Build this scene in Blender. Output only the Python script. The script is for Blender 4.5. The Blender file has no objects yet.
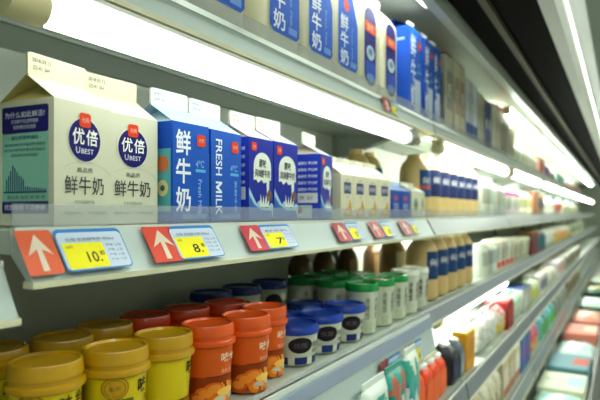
import bpy, bmesh, math, random
from mathutils import Vector, Matrix
random.seed(7)
C = bpy.context.scene.collection
S = 0.772                      # metres per plan unit
EYE = 1.24                     # eye height above the floor
F = 550.0                      # focal length in pixels of a 600 px wide frame
TH = math.atan(322 / F)        # the camera is turned this much towards the case
SN, CS = math.sin(TH), math.cos(TH)
HOR = 213.0

# ---------------------------------------------------------------- survey helpers (plan units, z from eye level)
def yx(u, x):
    p = (u - 300) / F; d = x / (p * CS - SN); return d * (p * SN + CS)
def dx(u, x):
    p = (u - 300) / F; return x / (p * CS - SN)
def zx(u, v, x): return (HOR - v) / F * dx(u, x)
def onz(u, v, z):
    d = -z * F / (v - HOR); p = (u - 300) / F; return d * (p * CS - SN), d * (p * SN + CS)
def zs(slope, x): return -slope * x / CS
def W(x, y, z): return Vector((x * S, y * S, z * S + EYE + LIFT))
LIFT = 0.0

# ---------------------------------------------------------------- materials
MATS = {}
def lin(c): return c / 12.92 if c <= 0.04045 else ((c + 0.055) / 1.055) ** 2.4
def rgb(h): return tuple(lin(int(h[i:i + 2], 16) / 255) for i in (0, 2, 4))
def mat(h, rough=0.5, metal=0.0, var=0.06, scale=30.0, emit=0.0, trans=0.0, alpha=1.0, spec=0.35):
    key = (h, rough, metal, var, scale, emit, trans, alpha, spec)
    if key in MATS: return MATS[key]
    m = bpy.data.materials.new('surface_' + h); m.use_nodes = True
    nt = m.node_tree; b = nt.nodes['Principled BSDF']
    col = rgb(h)
    b.inputs['Roughness'].default_value = rough
    b.inputs['Metallic'].default_value = metal
    b.inputs['Transmission Weight'].default_value = trans
    b.inputs['Alpha'].default_value = alpha
    b.inputs['Specular IOR Level'].default_value = spec
    if emit:
        b.inputs['Emission Color'].default_value = (*col, 1)
        b.inputs['Emission Strength'].default_value = emit
        b.inputs['Base Color'].default_value = (*col, 1)
    elif var:
        tc = nt.nodes.new('ShaderNodeTexCoord'); n = nt.nodes.new('ShaderNodeTexNoise')
        n.inputs['Scale'].default_value = scale; n.inputs['Detail'].default_value = 3
        mx = nt.nodes.new('ShaderNodeMix'); mx.data_type = 'RGBA'
        mx.inputs['A'].default_value = (*[c * (1 - var) for c in col], 1)
        mx.inputs['B'].default_value = (*[min(1, c * (1 + var)) for c in col], 1)
        nt.links.new(tc.outputs['Object'], n.inputs['Vector'])
        nt.links.new(n.outputs['Fac'], mx.inputs['Factor'])
        nt.links.new(mx.outputs['Result'], b.inputs['Base Color'])
    else:
        b.inputs['Base Color'].default_value = (*col, 1)
    MATS[key] = m; return m
def ink(h): return mat(h, 0.5, var=0, spec=0.15)
def card(h): return mat(h, 0.5, var=0.03, spec=0.2)
def plas(h): return mat(h, 0.32, var=0.03)
def paint(h): return mat(h, 0.38, var=0.04, scale=8)

# ---------------------------------------------------------------- mesh builder
_txt = {}
def text_geo(body, bold=0.0):
    k = (body, bold)
    if k in _txt: return _txt[k]
    cu = bpy.data.curves.new('lettering', 'FONT'); cu.body = body
    cu.align_x = 'CENTER'; cu.align_y = 'CENTER'; cu.resolution_u = 2; cu.size = 1.0; cu.offset = bold
    o = bpy.data.objects.new('lettering', cu); C.objects.link(o)
    dg = bpy.context.evaluated_depsgraph_get()
    me = bpy.data.meshes.new_from_object(o.evaluated_get(dg))
    vs = [v.co.copy() for v in me.vertices]; fs = [tuple(p.vertices) for p in me.polygons]
    bpy.data.objects.remove(o); bpy.data.meshes.remove(me); bpy.data.curves.remove(cu)
    if vs:
        x0, x1 = min(v.x for v in vs), max(v.x for v in vs); y0, y1 = min(v.y for v in vs), max(v.y for v in vs)
        k1 = max(x1 - x0, 1e-6); k2 = max(y1 - y0, 1e-6)
        vs = [Vector(((v.x - (x0 + x1) / 2) / k1, (v.y - (y0 + y1) / 2) / k2, 0)) for v in vs]
    _txt[k] = (vs, fs); return _txt[k]

class MB:
    def __init__(s): s.bm = bmesh.new(); s.mats = []
    def mi(s, m):
        if m not in s.mats: s.mats.append(m)
        return s.mats.index(m)
    def face(s, pts, m, smooth=False):
        f = s.bm.faces.new([s.bm.verts.new(p) for p in pts]); f.material_index = s.mi(m); f.smooth = smooth; return f
    def raw(s, vs, fs, m, smooth=False):
        V = [s.bm.verts.new(v) for v in vs]; i = s.mi(m)
        for f in fs:
            try:
                g = s.bm.faces.new([V[k] for k in f]); g.material_index = i; g.smooth = smooth
            except ValueError: pass
    def box(s, c, size, m, bev=0.0, M=None):
        t = bmesh.new(); bmesh.ops.create_cube(t, size=1)
        for v in t.verts: v.co = Vector((v.co.x * size[0], v.co.y * size[1], v.co.z * size[2]))
        if bev: bmesh.ops.bevel(t, geom=t.edges[:], offset=bev, segments=2, affect='EDGES', profile=0.6)
        c = Vector(c)
        for v in t.verts:
            v.co = v.co + c
            if M is not None: v.co = M @ v.co
        t.verts.index_update()
        s.raw([v.co.copy() for v in t.verts], [[v.index for v in f.verts] for f in t.faces], m); t.free()
    def lathe(s, prof, m, seg=28, c=(0, 0, 0), sq=0.0, M=None):
        """prof: (r, z) list; sq > 0 squares the section off"""
        vs, fs = [], []
        for r, z in prof:
            for k in range(seg):
                a = 2 * math.pi * k / seg + math.pi / seg
                q = 1.0
                if sq:
                    n = 2 + 6 * sq
                    q = 1 / ((abs(math.cos(a)) ** n + abs(math.sin(a)) ** n) ** (1 / n))
                p = Vector((c[0] + r * q * math.cos(a), c[1] + r * q * math.sin(a), c[2] + z))
                vs.append(M @ p if M is not None else p)
        for i in range(len(prof) - 1):
            for k in range(seg):
                j = (k + 1) % seg
                fs.append((i * seg + k, i * seg + j, (i + 1) * seg + j, (i + 1) * seg + k))
        fs.append(tuple(range(seg))[::-1]); fs.append(tuple((len(prof) - 1) * seg + k for k in range(seg)))
        s.raw(vs, fs, m, True)
    def tube(s, pts, r, m, seg=10):
        vs, fs = [], []
        n = len(pts)
        for i, p in enumerate(pts):
            p = Vector(p); t = (Vector(pts[min(i + 1, n - 1)]) - Vector(pts[max(i - 1, 0)])).normalized()
            a = t.orthogonal().normalized() if i == 0 else (a0 - t * a0.dot(t)).normalized()
            a0 = a; b = t.cross(a)
            for k in range(seg):
                w = 2 * math.pi * k / seg; vs.append(p + r * (math.cos(w) * a + math.sin(w) * b))
        for i in range(n - 1):
            for k in range(seg):
                j = (k + 1) % seg; fs.append((i * seg + k, i * seg + j, (i + 1) * seg + j, (i + 1) * seg + k))
        fs.append(tuple(range(seg))); fs.append(tuple((n - 1) * seg + k for k in range(seg)))
        s.raw(vs, fs, m, True)
    def prism(s, poly, a, b, axis, m):
        """poly of (p, q) swept from a to b along axis 'x', 'y' or 'z'"""
        def P(p, q, t): return {'y': (p, t, q), 'x': (t, p, q), 'z': (p, q, t)}[axis]
        n = len(poly); vs = [P(p, q, a) for p, q in poly] + [P(p, q, b) for p, q in poly]
        s.raw(vs, [tuple(range(n)), tuple(range(n, 2 * n))] + [(i, (i + 1) % n, n + (i + 1) % n, n + i) for i in range(n)], m)
    def flat(s, poly, M, m, z=0.0):
        if isinstance(M, Matrix): s.face([M @ Vector((p, q, z)) for p, q in poly], m); return
        x0, x1 = min(p for p, q in poly), max(p for p, q in poly)
        n = max(1, math.ceil((x1 - x0) / (M.R * math.radians(11))))
        for k in range(n):
            a, b = x0 + (x1 - x0) * k / n, x0 + (x1 - x0) * (k + 1) / n
            pc = clip(clip(poly, a, 1), b, -1)
            if len(pc) > 2: s.face([M @ Vector((p, q, z)) for p, q in pc], m)
    def rect(s, x, y, w, h, M, m, z=0.0, r=0.0):
        s.flat(rrect(x, y, w, h, r), M, m, z)
    def ell(s, x, y, w, h, M, m, z=0.0, n=28, a0=0, a1=360):
        s.flat([(x + w / 2 * math.cos(math.radians(a0 + (a1 - a0) * k / n)), y + h / 2 * math.sin(math.radians(a0 + (a1 - a0) * k / n))) for k in range(n + (a1 - a0 < 360))], M, m, z)
    def text(s, body, x, y, w, h, M, m, z=0.0, bold=0.0, rot=0.0):
        vs, fs = text_geo(body, bold); c, q = math.cos(rot), math.sin(rot)
        s.raw([M @ Vector((x + v.x * w * c - v.y * h * q, y + v.x * w * q + v.y * h * c, z)) for v in vs], fs, m)
    def build(s, name, parent=None, recalc=True):
        if recalc: bmesh.ops.recalc_face_normals(s.bm, faces=s.bm.faces[:])
        for e in s.bm.edges:
            if len(e.link_faces) == 2 and e.calc_face_angle(0) > .6: e.smooth = False
        me = bpy.data.meshes.new(name); s.bm.to_mesh(me); s.bm.free()
        for m in s.mats: me.materials.append(m)
        return put(me, name, parent)

def clip(poly, x, sg):
    out = []
    for i in range(len(poly)):
        (p, q), (p2, q2) = poly[i], poly[(i + 1) % len(poly)]
        a, b = sg * (p - x), sg * (p2 - x)
        if a >= 0: out.append((p, q))
        if (a > 1e-12 and b < -1e-12) or (a < -1e-12 and b > 1e-12):
            t = a / (a - b); out.append((p + (p2 - p) * t, q + (q2 - q) * t))
    return out
def rrect(x, y, w, h, r=0.0, n=4):
    if r <= 0: return [(x - w / 2, y - h / 2), (x + w / 2, y - h / 2), (x + w / 2, y + h / 2), (x - w / 2, y + h / 2)]
    out = []
    for cx, cy, a in ((1, -1, -90), (1, 1, 0), (-1, 1, 90), (-1, -1, 180)):
        for k in range(n + 1):
            t = math.radians(a + 90 * k / n)
            out.append((x + cx * (w / 2 - r) + r * math.cos(t), y + cy * (h / 2 - r) + r * math.sin(t)))
    return out
def cylmap(R, slope=0.0, a0=0.0):
    """maps (arc, height, lift) to a round wall of radius R(+slope*height) centred on angle a0"""
    class _M:
        pass
    class _N(_M):
        def __matmul__(self, p):
            r = R + slope * p.y; a = a0 + p.x / R
            return Vector(((r + p.z) * math.cos(a), (r + p.z) * math.sin(a), p.y))
    o = _N(); o.R = R; return o
def put(me, name, parent=None):
    o = bpy.data.objects.new(name, me); C.objects.link(o)
    if parent is not None: o.parent = parent
    return o
def thing(name, label, cat, loc=(0, 0, 0), rz=0.0, group=None):
    o = bpy.data.objects.new(name, None); C.objects.link(o); o.empty_display_size = 0.05
    o.location = loc; o.rotation_euler = (0, 0, rz); o['label'] = label; o['category'] = cat
    if group: o['group'] = group
    return o
def struct(o): o['kind'] = 'structure'; return o
def dup(root, loc, rz=0.0, label=None, group=None):
    r = root.copy(); C.objects.link(r); r.location = loc; r.rotation_euler = (0, 0, rz)
    if label: r['label'] = label
    if group: r['group'] = group
    for ch in list(root.children):
        c = ch.copy(); C.objects.link(c); c.parent = r
        for g in list(ch.children):
            d = g.copy(); C.objects.link(d); d.parent = c
    return r
ORD = ('first second third fourth fifth sixth seventh eighth ninth tenth eleventh twelfth thirteenth fourteenth fifteenth '
       'sixteenth seventeenth eighteenth nineteenth twentieth').split()

def FRONT(d): return Matrix(((0, 0, 1, d / 2), (1, 0, 0, 0), (0, 1, 0, 0), (0, 0, 0, 1)))
def SIDE(w): return Matrix(((1, 0, 0, 0), (0, 0, -1, -w / 2), (0, 1, 0, 0), (0, 0, 0, 1)))
Z1, Z2, Z3, Z4 = 0.0005, 0.0009, 0.0013, 0.0017

# ================================================================ the room and the case
Y_END = 18.5
YB0 = yx(23, -.63); BAY = yx(432, -.63) - YB0
BAYS = [YB0 + BAY * k for k in range(-1, 10)]

m = MB(); m.box((1.0, 5, -0.02), (7.0, 22, 0.04), mat('8f948a', 0.25, var=0.1, scale=4)); struct(m.build('floor'))
m = MB(); m.box((1.0, 5, 3.22), (7.0, 22, 0.04), mat('b9c2b8', 0.7)); struct(m.build('ceiling'))
m = MB(); m.box((-1.3, 5, 1.6), (0.1, 22, 3.2), mat('9aa39a', 0.7)); struct(m.build('wall_left'))
m = MB(); m.box((4.4, 5, 1.6), (0.1, 22, 3.2), mat('b4b8a8', 0.7)); struct(m.build('wall_right'))
m = MB(); m.box((1.0, 15.9, 1.6), (7.0, 0.1, 3.2), mat('b4bcaa', 0.7)); struct(m.build('wall_back'))

# ceiling lights of the shop, two rows over the aisles
proto = None; i = 0
for x in (1.3, 2.9):
    for y in (-2.5, -0.4, 1.7, 3.8, 5.9, 8.0, 10.1, 12.2):
        if proto is None:
            t = proto = thing('ceiling_light', '', 'ceiling light', (x, y, 3.2))
            m = MB(); m.box((0, 0, -0.02), (0.34, 1.3, 0.04), paint('d8dcd4'), 0.004); m.build('frame', t)
            m = MB(); m.box((0, 0, -0.045), (0.28, 1.22, 0.012), mat('f4fbf0', emit=18.0)); m.build('diffuser', t)
        else: t = dup(proto, (x, y, 3.2))
        t['label'] = f"{ORD[i % 8]} long white ceiling light in the row over the {'dairy' if x < 2 else 'next'} aisle"
        t['group'] = 'ceiling lights over the aisles'; i += 1

# case body -------------------------------------------------------
XB = -1.05                                          # inner back of the case
case = thing('refrigerated_display_case', 'long open multi-deck dairy cooler running down the aisle', 'cooler', (0, 0, 0))
Y0, Y1 = -0.6, Y_END
def cbox(m, x0, x1, y0, y1, z0, z1, ma, bev=0.0):
    a, b = W(x0, y0, z0), W(x1, y1, z1); m.box((a + b) / 2, [abs(b[i] - a[i]) for i in range(3)], ma, bev)
cream = paint('b9c2b0')
ZTOP = zs(1.09, -.56)
m = MB(); cbox(m, XB - .06, XB, Y0, Y1, -1.5, ZTOP + .08, paint('c2c9bd')); m.build('back_panel', case)
for y in BAYS: m = MB(); cbox(m, XB, XB + .03, y - .02, y + .02, -1.2, ZTOP, paint('8e978c')); m.build('upright_rail', case)
m = MB(); cbox(m, XB - .06, -.56, Y0, Y1, ZTOP + .062, ZTOP + .10, paint('a3a999')); m.build('roof_panel', case)
m = MB(); cbox(m, -.57, -.535, Y0, Y1, ZTOP - .01, ZTOP + .062, mat('cfd6cf', 0.3, 0.3)); m.build('silver_strip', case)
m = MB()
zt = ZTOP + .02
cbox(m, -.535, -.25, Y0, Y1, zt + .03, zt + .06, mat('10100d', 0.9, spec=.05))
cbox(m, -.43, -.405, Y0, Y1, zt + .004, zt + .035, mat('4c4a3c', 0.6, spec=.1))
m.build('air_grille', case)
m = MB(); m.prism([tuple(W(x, 0, z)[k] for k in (0, 2)) for x, z in ((-.25, zt), (-.20, zt), (-.165, zt + .09), (-.165, zt + .34), (-.25, zt + .34))], Y0 * S, Y1 * S, 'y', paint('9aa297'))
m.build('canopy_front', case)
m = MB(); cbox(m, XB - .06, -.165, Y0, Y1, zt + .34, zt + .37, paint('9aa297')); m.build('canopy_top', case)
ZDECK = -1.20
m = MB(); cbox(m, XB, -.19, Y0, Y1, ZDECK - .05, ZDECK, paint('a9b0a6')); m.build('bottom_deck', case)
m = MB(); cbox(m, -.19, -.165, Y0, Y1, ZDECK - .36, ZDECK + .05, paint('4b4f4a')); m.build('front_bumper', case)
m = MB(); cbox(m, XB - .06, -.22, Y0, Y1, -EYE / S, ZDECK - .05, paint('3a3d39')); m.build('plinth', case)

# shelves ---------------------------------------------------------
silver = mat('737c77', 0.3, 0.3, var=0.03, scale=6)
railm = paint('b6c5c1')
def shelf(name, label, y0, y1, ztop, xt, xb, zb, xback, lip, group, front='pale', strip=False):
    """panel, sloping price rail (xt, ztop) to (xb, zb) and a clear lip of height lip"""
    t = thing('display_shelf', label, 'shelf', W(0, y0, 0), 0, group)
    L = (y1 - y0) * S
    def P(x, z): return (x * S, z * S)
    m = MB(); m.prism([P(xback, ztop - .004), P(xt, ztop - .004), P(xt, ztop - .034), P(xback, ztop - .034)], 0, L, 'y', paint('b4bfb2'))
    for fx in (.3, .62):
        xx = xt + (xback - xt) * fx
        m.prism([P(xx, ztop - .034), P(xx + .012, ztop - .034), P(xx + .012, ztop - .04), P(xx, ztop - .04)], 0, L, 'y', paint('8c968b'))
    m.build('shelf_panel', t)
    rm = railm if front == 'pale' else mat('767e86', 0.4, 0.1) if front == 'grey' else paint('a3aea8') if front == 'dull' else silver
    m = MB()
    m.prism([P(xt, ztop), P(xt + .006, ztop), P(xb + .006, zb), P(xb - .008, zb - .004), P(xb - .008, zb + .004), P(xt - .002, ztop - .034)], 0.002, L - .002, 'y', rm)
    m.build('price_rail', t)
    m = MB(); m.prism([P(xt - .002, ztop), P(xt + .01, ztop), P(xt + .01, ztop - .01), P(xt - .002, ztop - .01)], 0.001, L - .001, 'y', mat('e6efe8', 0.2, 0.2))
    m.prism([P(xb - .01, zb), P(xb + .01, zb), P(xb + .01, zb - .008), P(xb - .01, zb - .008)], 0.001, L - .001, 'y', mat('d9d8b8', 0.3))
    m.build('rail_edge', t)
    if strip:
        def Q(f, o): return ((xt + .006 + (xb - xt) * f + o) * S, (ztop + (zb - ztop) * f) * S)
        m = MB(); m.prism([Q(.12, .0), Q(.12, .005), Q(.36, .005), Q(.36, .0)], .003, L - .003, 'y', mat('8f9cb0', .25)); m.build('ticket_strip', t)
    if lip:
        m = MB(); m.prism([P(xt - .004, ztop + .001), P(xt, ztop + .001), P(xt, ztop + lip), P(xt - .004, ztop + lip)], 0.004, L - .004, 'y', CLEAR)
        m.build('clear_lip', t)
    for yy in (0.004, L - .012):
        m = MB(); m.prism([P(xback, ztop - .034), P(xt - .11, ztop - .034), P(xt - .18, ztop - .06), P(xback, ztop - .12)], yy, yy + .008, 'y', paint('9aa498'))
        m.build('side_bracket', t)
    return t
CLEAR = mat('b4bcc4', 0.12, var=0, alpha=0.3)
names = {'A': 'upper', 'B': 'middle', 'C': 'cup', 'D': 'fourth', 'E': 'lowest'}
bayname = ['the bay before the milk cartons', 'the milk carton bay', 'the second bay', 'the third bay', 'the fourth bay', 'the fifth bay', 'the sixth bay', 'the seventh bay', 'the eighth bay', 'the ninth bay', 'the tenth bay']
ZA = zs(.478, -.63); ZAb = zs(.418, -.625)
ZB = -.018; ZBb = zs(-.1155, -.63)
ZC = zs(-.497, -.60); ZCb = zs(-.72, -.56); ZCb2 = zs(-.575, -.59)
ZD = zs(-1.05, -.51); ZDb = zs(-1.2, -.50)
ZE = zs(-1.66, -.49); ZEb = zs(-1.85, -.48)
for k, y0 in enumerate(BAYS):
    y1 = y0 + BAY - .012
    dz = -.04 if k == 0 else 0.0
    far = k >= 2
    shelf('s', f'upper shelf holding packs over the lamp of {bayname[k]}', y0, y1, ZA, -.63, -.622, ZAb, XB + .032, .035 if k < 3 else .02, 'upper shelves', 'dull' if far else 'pale')
    shelf('s', f'middle shelf at eye level of {bayname[k]}', y0, y1, ZB + dz, -.658, -.622, ZBb + dz, XB + .032, .03 if k else 0, 'middle shelves', 'silver' if far else 'pale')
    yc = yx(430, -.57)                               # the cup shelf is deeper and ends a little short of the bay
    if far: shelf('s', f'third shelf down with tilted rail of {bayname[k]}', yc + .012 if k == 2 else y0, y1, ZC, -.61, -.585, ZCb2, XB + .032, .012, 'third shelves down', 'grey')
    else: shelf('s', f'third shelf down with tilted rail of {bayname[k]}', y0, yc if k == 1 else y1, ZC, -.58, -.555, ZCb, XB + .032, .008, 'third shelves down', 'pale', True)
    if k >= 1:
        shelf('s', f'fourth shelf down with grey rail of {bayname[k]}', y0, y1, ZD, -.508, -.495, ZDb, XB + .032, 0, 'fourth shelves down', 'grey')
        shelf('s', f'lowest raised shelf over the deck of {bayname[k]}', y0, y1, ZE, -.495, -.48, ZEb, XB + .032, 0, 'lowest shelves', 'grey')

# fluorescent tubes -------------------------------------------------
GLOW = {}
def lamp(label, y0, y1, x, z, strength, group, r=.0165):
    t = thing('fluorescent_lamp', label, 'lamp', W(x, y0, z), 0, group); L = (y1 - y0) * S
    m = MB(); m.tube([(0, .03, 0), (0, L - .03, 0)], r, mat('f6fcf4', emit=strength), 14); m.build('tube', t)
    m = MB(); m.box((-.004, L / 2, r + .0065), (.04, L, .006), mat('e8ece2', 0.3), .002); m.build('housing', t)
    for yy in (.0, L):
        m = MB(); m.tube([(0, yy - .018, 0), (0, yy + .022, 0)], r * 1.12, plas('d8cfa0' if yy == 0 else '77776c'), 14)
        m.box((0, yy, r * .7), (r * 2.1, .03, r * 1.6), plas('d8cfa0' if yy == 0 else '77776c'), .003)
        s_ = 1 if yy else -1
        pts = [(0.005 + .01 * math.sin(a), yy + s_ * (.02 + .035 * (1 - math.cos(a)) / 2), .012 - .03 * math.sin(a * .5) ** 2 + .008 * (a / 3.14)) for a in [i * 3.14 / 8 for i in range(9)]]
        m.tube(pts, .0035, plas('b0a884'), 6)
        m.build('end_socket', t)
    return t
XL = -.635; ZL = zs(.352, XL)
lamp('long glowing tube under the upper shelf above the milk cartons', yx(20, XL), yx(409, XL), XL, ZL, 5.3, 'case lamps')
for k in range(2, 10):
    lamp(f'glowing tube under the upper shelf of {bayname[k]}', BAYS[k] + .10, BAYS[k] + BAY - .09, XL, ZL, 24 if k == 2 else 36, 'case lamps')
    if k == 2: lamp(f'glowing tube under the middle shelf of {bayname[k]}', BAYS[k] + .10, BAYS[k] + BAY - .09, -.90, ZB - .092, 26, 'case lamps')
    if k == 2: lamp(f'glowing tube under the third shelf of {bayname[k]}', BAYS[k] + .10, BAYS[k] + BAY - .09, -.64, ZC - .09, 36, 'case lamps')
    if k >= 3: lamp(f'glowing tube under the case roof of {bayname[k]}', BAYS[k] + .10, BAYS[k] + BAY - .09, -.66, ZTOP - .03, 60, 'case lamps')
lamp('added thin tube, unseen behind the silver roof strip, lighting the milk jugs', BAYS[1] + .10, BAYS[1] + BAY - .09, -.597, ZTOP + .034, 85, 'case lamps', .005)  # extra tube added out of sight to brighten the upper shelf jugs
# slim tube on the canopy front
t = thing('canopy_lamp', 'slim glowing tube along the front edge of the cooler canopy', 'lamp', W(-.165, -.3, zt - .004))
m = MB(); m.tube([(0, 0, 0), (0, 9.0, 0)], .003, mat('f0f6e4', emit=3.5), 10); m.build('tube', t)
m = MB(); m.box((-.003, 4.5, .010), (.016, 9.1, .010), paint('c8cfc4'), .002); m.build('housing', t)

LIFT = 0.0006                  # packs rest on the shelves, not in them
# ================================================================ packs: generators (local base centre, +X towards the aisle)
def roofed(m, w, d, h, g, body, roof, gus=None):
    gus = gus or roof
    A, B, A2, B2 = (d/2, -w/2), (-d/2, -w/2), (d/2, w/2), (-d/2, w/2)
    for p, q in ((A, A2), (A2, B2), (B2, B), (B, A)): m.face([(*p, 0), (*q, 0), (*q, h), (*p, h)], body)
    m.face([(*A, 0), (*B, 0), (*B2, 0), (*A2, 0)], body)
    m.face([(*A, h), (*A2, h), (.001, w/2, h + g), (.001, -w/2, h + g)], roof)
    m.face([(*B, h), (-.001, -w/2, h + g), (-.001, w/2, h + g), (*B2, h)], roof)
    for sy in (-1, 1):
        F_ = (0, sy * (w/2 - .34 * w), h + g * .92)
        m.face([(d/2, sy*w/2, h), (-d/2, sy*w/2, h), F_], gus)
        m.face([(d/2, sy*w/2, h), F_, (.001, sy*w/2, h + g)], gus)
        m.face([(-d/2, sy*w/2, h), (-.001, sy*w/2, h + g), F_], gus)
def gable_carton(name, label, loc, rz, w, d, h, g, fin, body, roof, finc, front, side=None, gus=None, group=None, cap=None, date='3a4a8a'):
    t = thing(name, label, 'carton', loc, rz, group)
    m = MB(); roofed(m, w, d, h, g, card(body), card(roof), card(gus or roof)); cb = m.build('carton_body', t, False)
    m = MB(); m.prism(rrect(0, h + g + fin / 2 - .001, w * .985, fin, .004), -.0018, .0018, 'x', card(finc))
    M = Matrix(((0, 0, 1, .0022), (1, 0, 0, 0), (0, 1, 0, 0), (0, 0, 0, 1)))
    m.text('2018.03.12', -w * .28, h + g + fin * .68, w * .3, fin * .17, M, ink(date), 0)
    m.text('22:41 SH', -w * .29, h + g + fin * .36, w * .26, fin * .17, M, ink(date), 0)
    m.build('top_fin', t, False)
    if front: m = MB(); front(m, FRONT(d), w, h); m.build('front_print', cb, False)
    if side: m = MB(); side(m, SIDE(w), d, h); m.build('side_print', cb, False)
    if cap:
        m = MB(); M = Matrix.Translation((d * .25, 0, h + g * .5)) @ Matrix.Rotation(math.radians(38), 4, 'Y')
        m.lathe([(.010, -.002), (.013, 0), (.013, .012), (.011, .015)], plas(cap), 16, M=M); m.build('screw_cap', t)
    return t

NAVY, RED, WHT, BLU, DKB = '1d1a66', 'd8401c', 'f2f2ea', '1450b8', '14208a'
def tile(m, M, x, y, s, col='d8401c', z=Z3):
    m.rect(x, y, s, s * .95, M, ink(col), z, s * .2); m.text('光明', x, y, s * .62, s * .36, M, ink('f0b8a0'), z + .0003)
def front_white(m, M, w, h):
    g = ink('6a7068')
    pts = lambda r, t: [(w * (.02 + r * .50 * math.cos(a)), h * (.36 + r * .16 * math.sin(a)) + t) for a in [math.radians(20 + k * 9) for k in range(14)]]
    o = pts(1, 0); n = pts(.97, 0)
    for i in range(len(o) - 1): m.flat([o[i], o[i + 1], n[i + 1], n[i]], M, ink('c0c4a4'), Z1)
    m.ell(0, h * .70, w * .585, h * .375, M, ink('e4e6d8'), Z1); m.ell(0, h * .70, w * .555, h * .355, M, ink(NAVY), Z2)
    tile(m, M, 0, h * .862, w * .2)
    m.text('优', -w * .115, h * .725, w * .205, h * .135, M, ink('f4f6f2'), Z3, .012); m.text('倍', w * .12, h * .725, w * .205, h * .135, M, ink('f4f6f2'), Z3, .012)
    m.text('U', -w * .125, h * .612, w * .07, h * .052, M, ink('d8dcf0'), Z3, .01); m.text('BEST', w * .04, h * .608, w * .22, h * .042, M, ink('d8dcf0'), Z3, .01)
    m.text('高品质', 0, h * .452, w * .27, h * .042, M, g, Z2, .01)
    for k, ch in enumerate('鲜牛奶'): m.text(ch, w * .235 * (k - 1), h * .325, w * .215, h * .15, M, ink('4a4c48'), Z2, .006)
    m.text('巴氏杀菌鲜牛奶', 0, h * .19, w * .34, h * .03, M, g, Z2)
    m.text('净含量 950ml', -w * .2, h * .10, w * .3, h * .026, M, g, Z2); m.text('生产日期见盒顶', w * .22, h * .10, w * .34, h * .026, M, g, Z2)
def side_white(m, M, d, h):
    wt = ink('d8dcf0')
    m.rect(-.02 * d, h * .845, d * .86, h * .215, M, ink('26206e'), Z1, .003)
    m.text('为什么如此鲜活?', -.02 * d, h * .885, d * .74, h * .05, M, wt, Z2, .01)
    m.text('优倍鲜牛奶,营养健康', -.02 * d, h * .83, d * .5, h * .034, M, wt, Z2); m.text('新鲜更好的选择', -.02 * d, h * .785, d * .42, h * .034, M, wt, Z2)
    m.rect(-.02 * d, h * .46, d * .86, h * .55, M, ink('8cc8b4'), Z1)
    dk = ink('28506a')
    m.text('- 蛋白质营养指标 -', -.02 * d, h * .70, d * .6, h * .034, M, dk, Z2, .01)
    for k, ww in enumerate((.76, .76, .5)): m.text('每百毫升鲜牛奶中蛋白质含量高达', -.02 * d, h * (.645 - .042 * k), d * ww, h * .026, M, dk, Z2)
    hs = (.10, .13, .17, .21, .19, .16, .13, .12, .10, .04, .04, .035, .03, .03, .03, .025, .025, .02, .02)
    for k, hh in enumerate(hs): m.rect(d * (-.36 + k * .040), h * (.27 + hh / 2), d * .02, h * hh, M, ink('2a4c80'), Z2)
    m.rect(-.02 * d, h * .265, d * .8, h * .012, M, dk, Z2)
    m.text('蛋白质 脂肪 钙 磷 钾', .0, h * .225, d * .7, h * .03, M, dk, Z2)
    m.rect(-.02 * d, h * .145, d * .86, h * .10, M, ink('2a2470'), Z1, .002); m.text('优质牧场 每日新鲜', -.02 * d, h * .145, d * .76, h * .045, M, wt, Z2, .01)
def front_blue(m, M, w, h, words, eng):
    wt = ink('e8f2fa')
    m.rect(0, h * .5, w * .995, h * .99, M, ink('1a56bc'), Z1)
    if eng:
        x0, y0, L, q = -w * .26, h * .49, h * .84, w * .20
        m.text('FRESH', x0, y0 + .255 * L, L * .47, q, M, wt, Z2, .012, -math.pi / 2); m.text('ILK', x0, y0 - .365 * L, L * .255, q, M, wt, Z2, .012, -math.pi / 2)
        for pl in ([(.06, -.5), (.085, -.5), (.085, .5), (.06, .5)], [(.185, -.5), (.21, -.5), (.21, .5), (.185, .5)], [(.085, .5), (.085, .08), (.123, -.45), (.135, -.45), (.135, -.02)], [(.185, .5), (.185, .08), (.147, -.45), (.135, -.45), (.135, -.02)]):
            m.flat([(x0 + b * q, y0 - a * L) for a, b in pl], M, wt, Z2)
        m.text('新鲜牛奶', w * .3, h * .28, h * .36, w * .09, M, ink('9ec4ee'), Z2, 0, -math.pi / 2)
    else:
        for k, ch in enumerate('鲜牛奶'): m.text(ch, -w * .22, h * (.80 - .285 * k), w * .40, h * .25, M, wt, Z2, .02)
        m.text('Fresh Milk', w * .24, h * .26, h * .36, w * .1, M, ink('9ec4ee'), Z2, 0, -math.pi / 2)
    tile(m, M, w * .27, h * .84, w * .24)
    m.text('4℃', w * .24, h * .60, w * .24, h * .075, M, ink('8ec0ea'), Z2); m.rect(w * .26, h * .53, w * .28, h * .03, M, ink('58b0e0'), Z2)
    m.rect(w * .1, h * .06, w * .7, h * .05, M, ink('5a86c8'), Z2)
def side_blue(m, M, d, h):
    m.rect(d * .22, h * .42, d * .5, h * .62, M, ink('5ab0b4'), Z1)
    m.ell(d * .3, h * .58, d * .26, h * .16, M, ink('d8784a'), Z2); m.ell(d * .3, h * .34, d * .24, h * .16, M, ink('e8d8a0'), Z2); m.ell(d * .3, h * .34, d * .1, h * .06, M, ink('3a6a60'), Z3)
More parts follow.
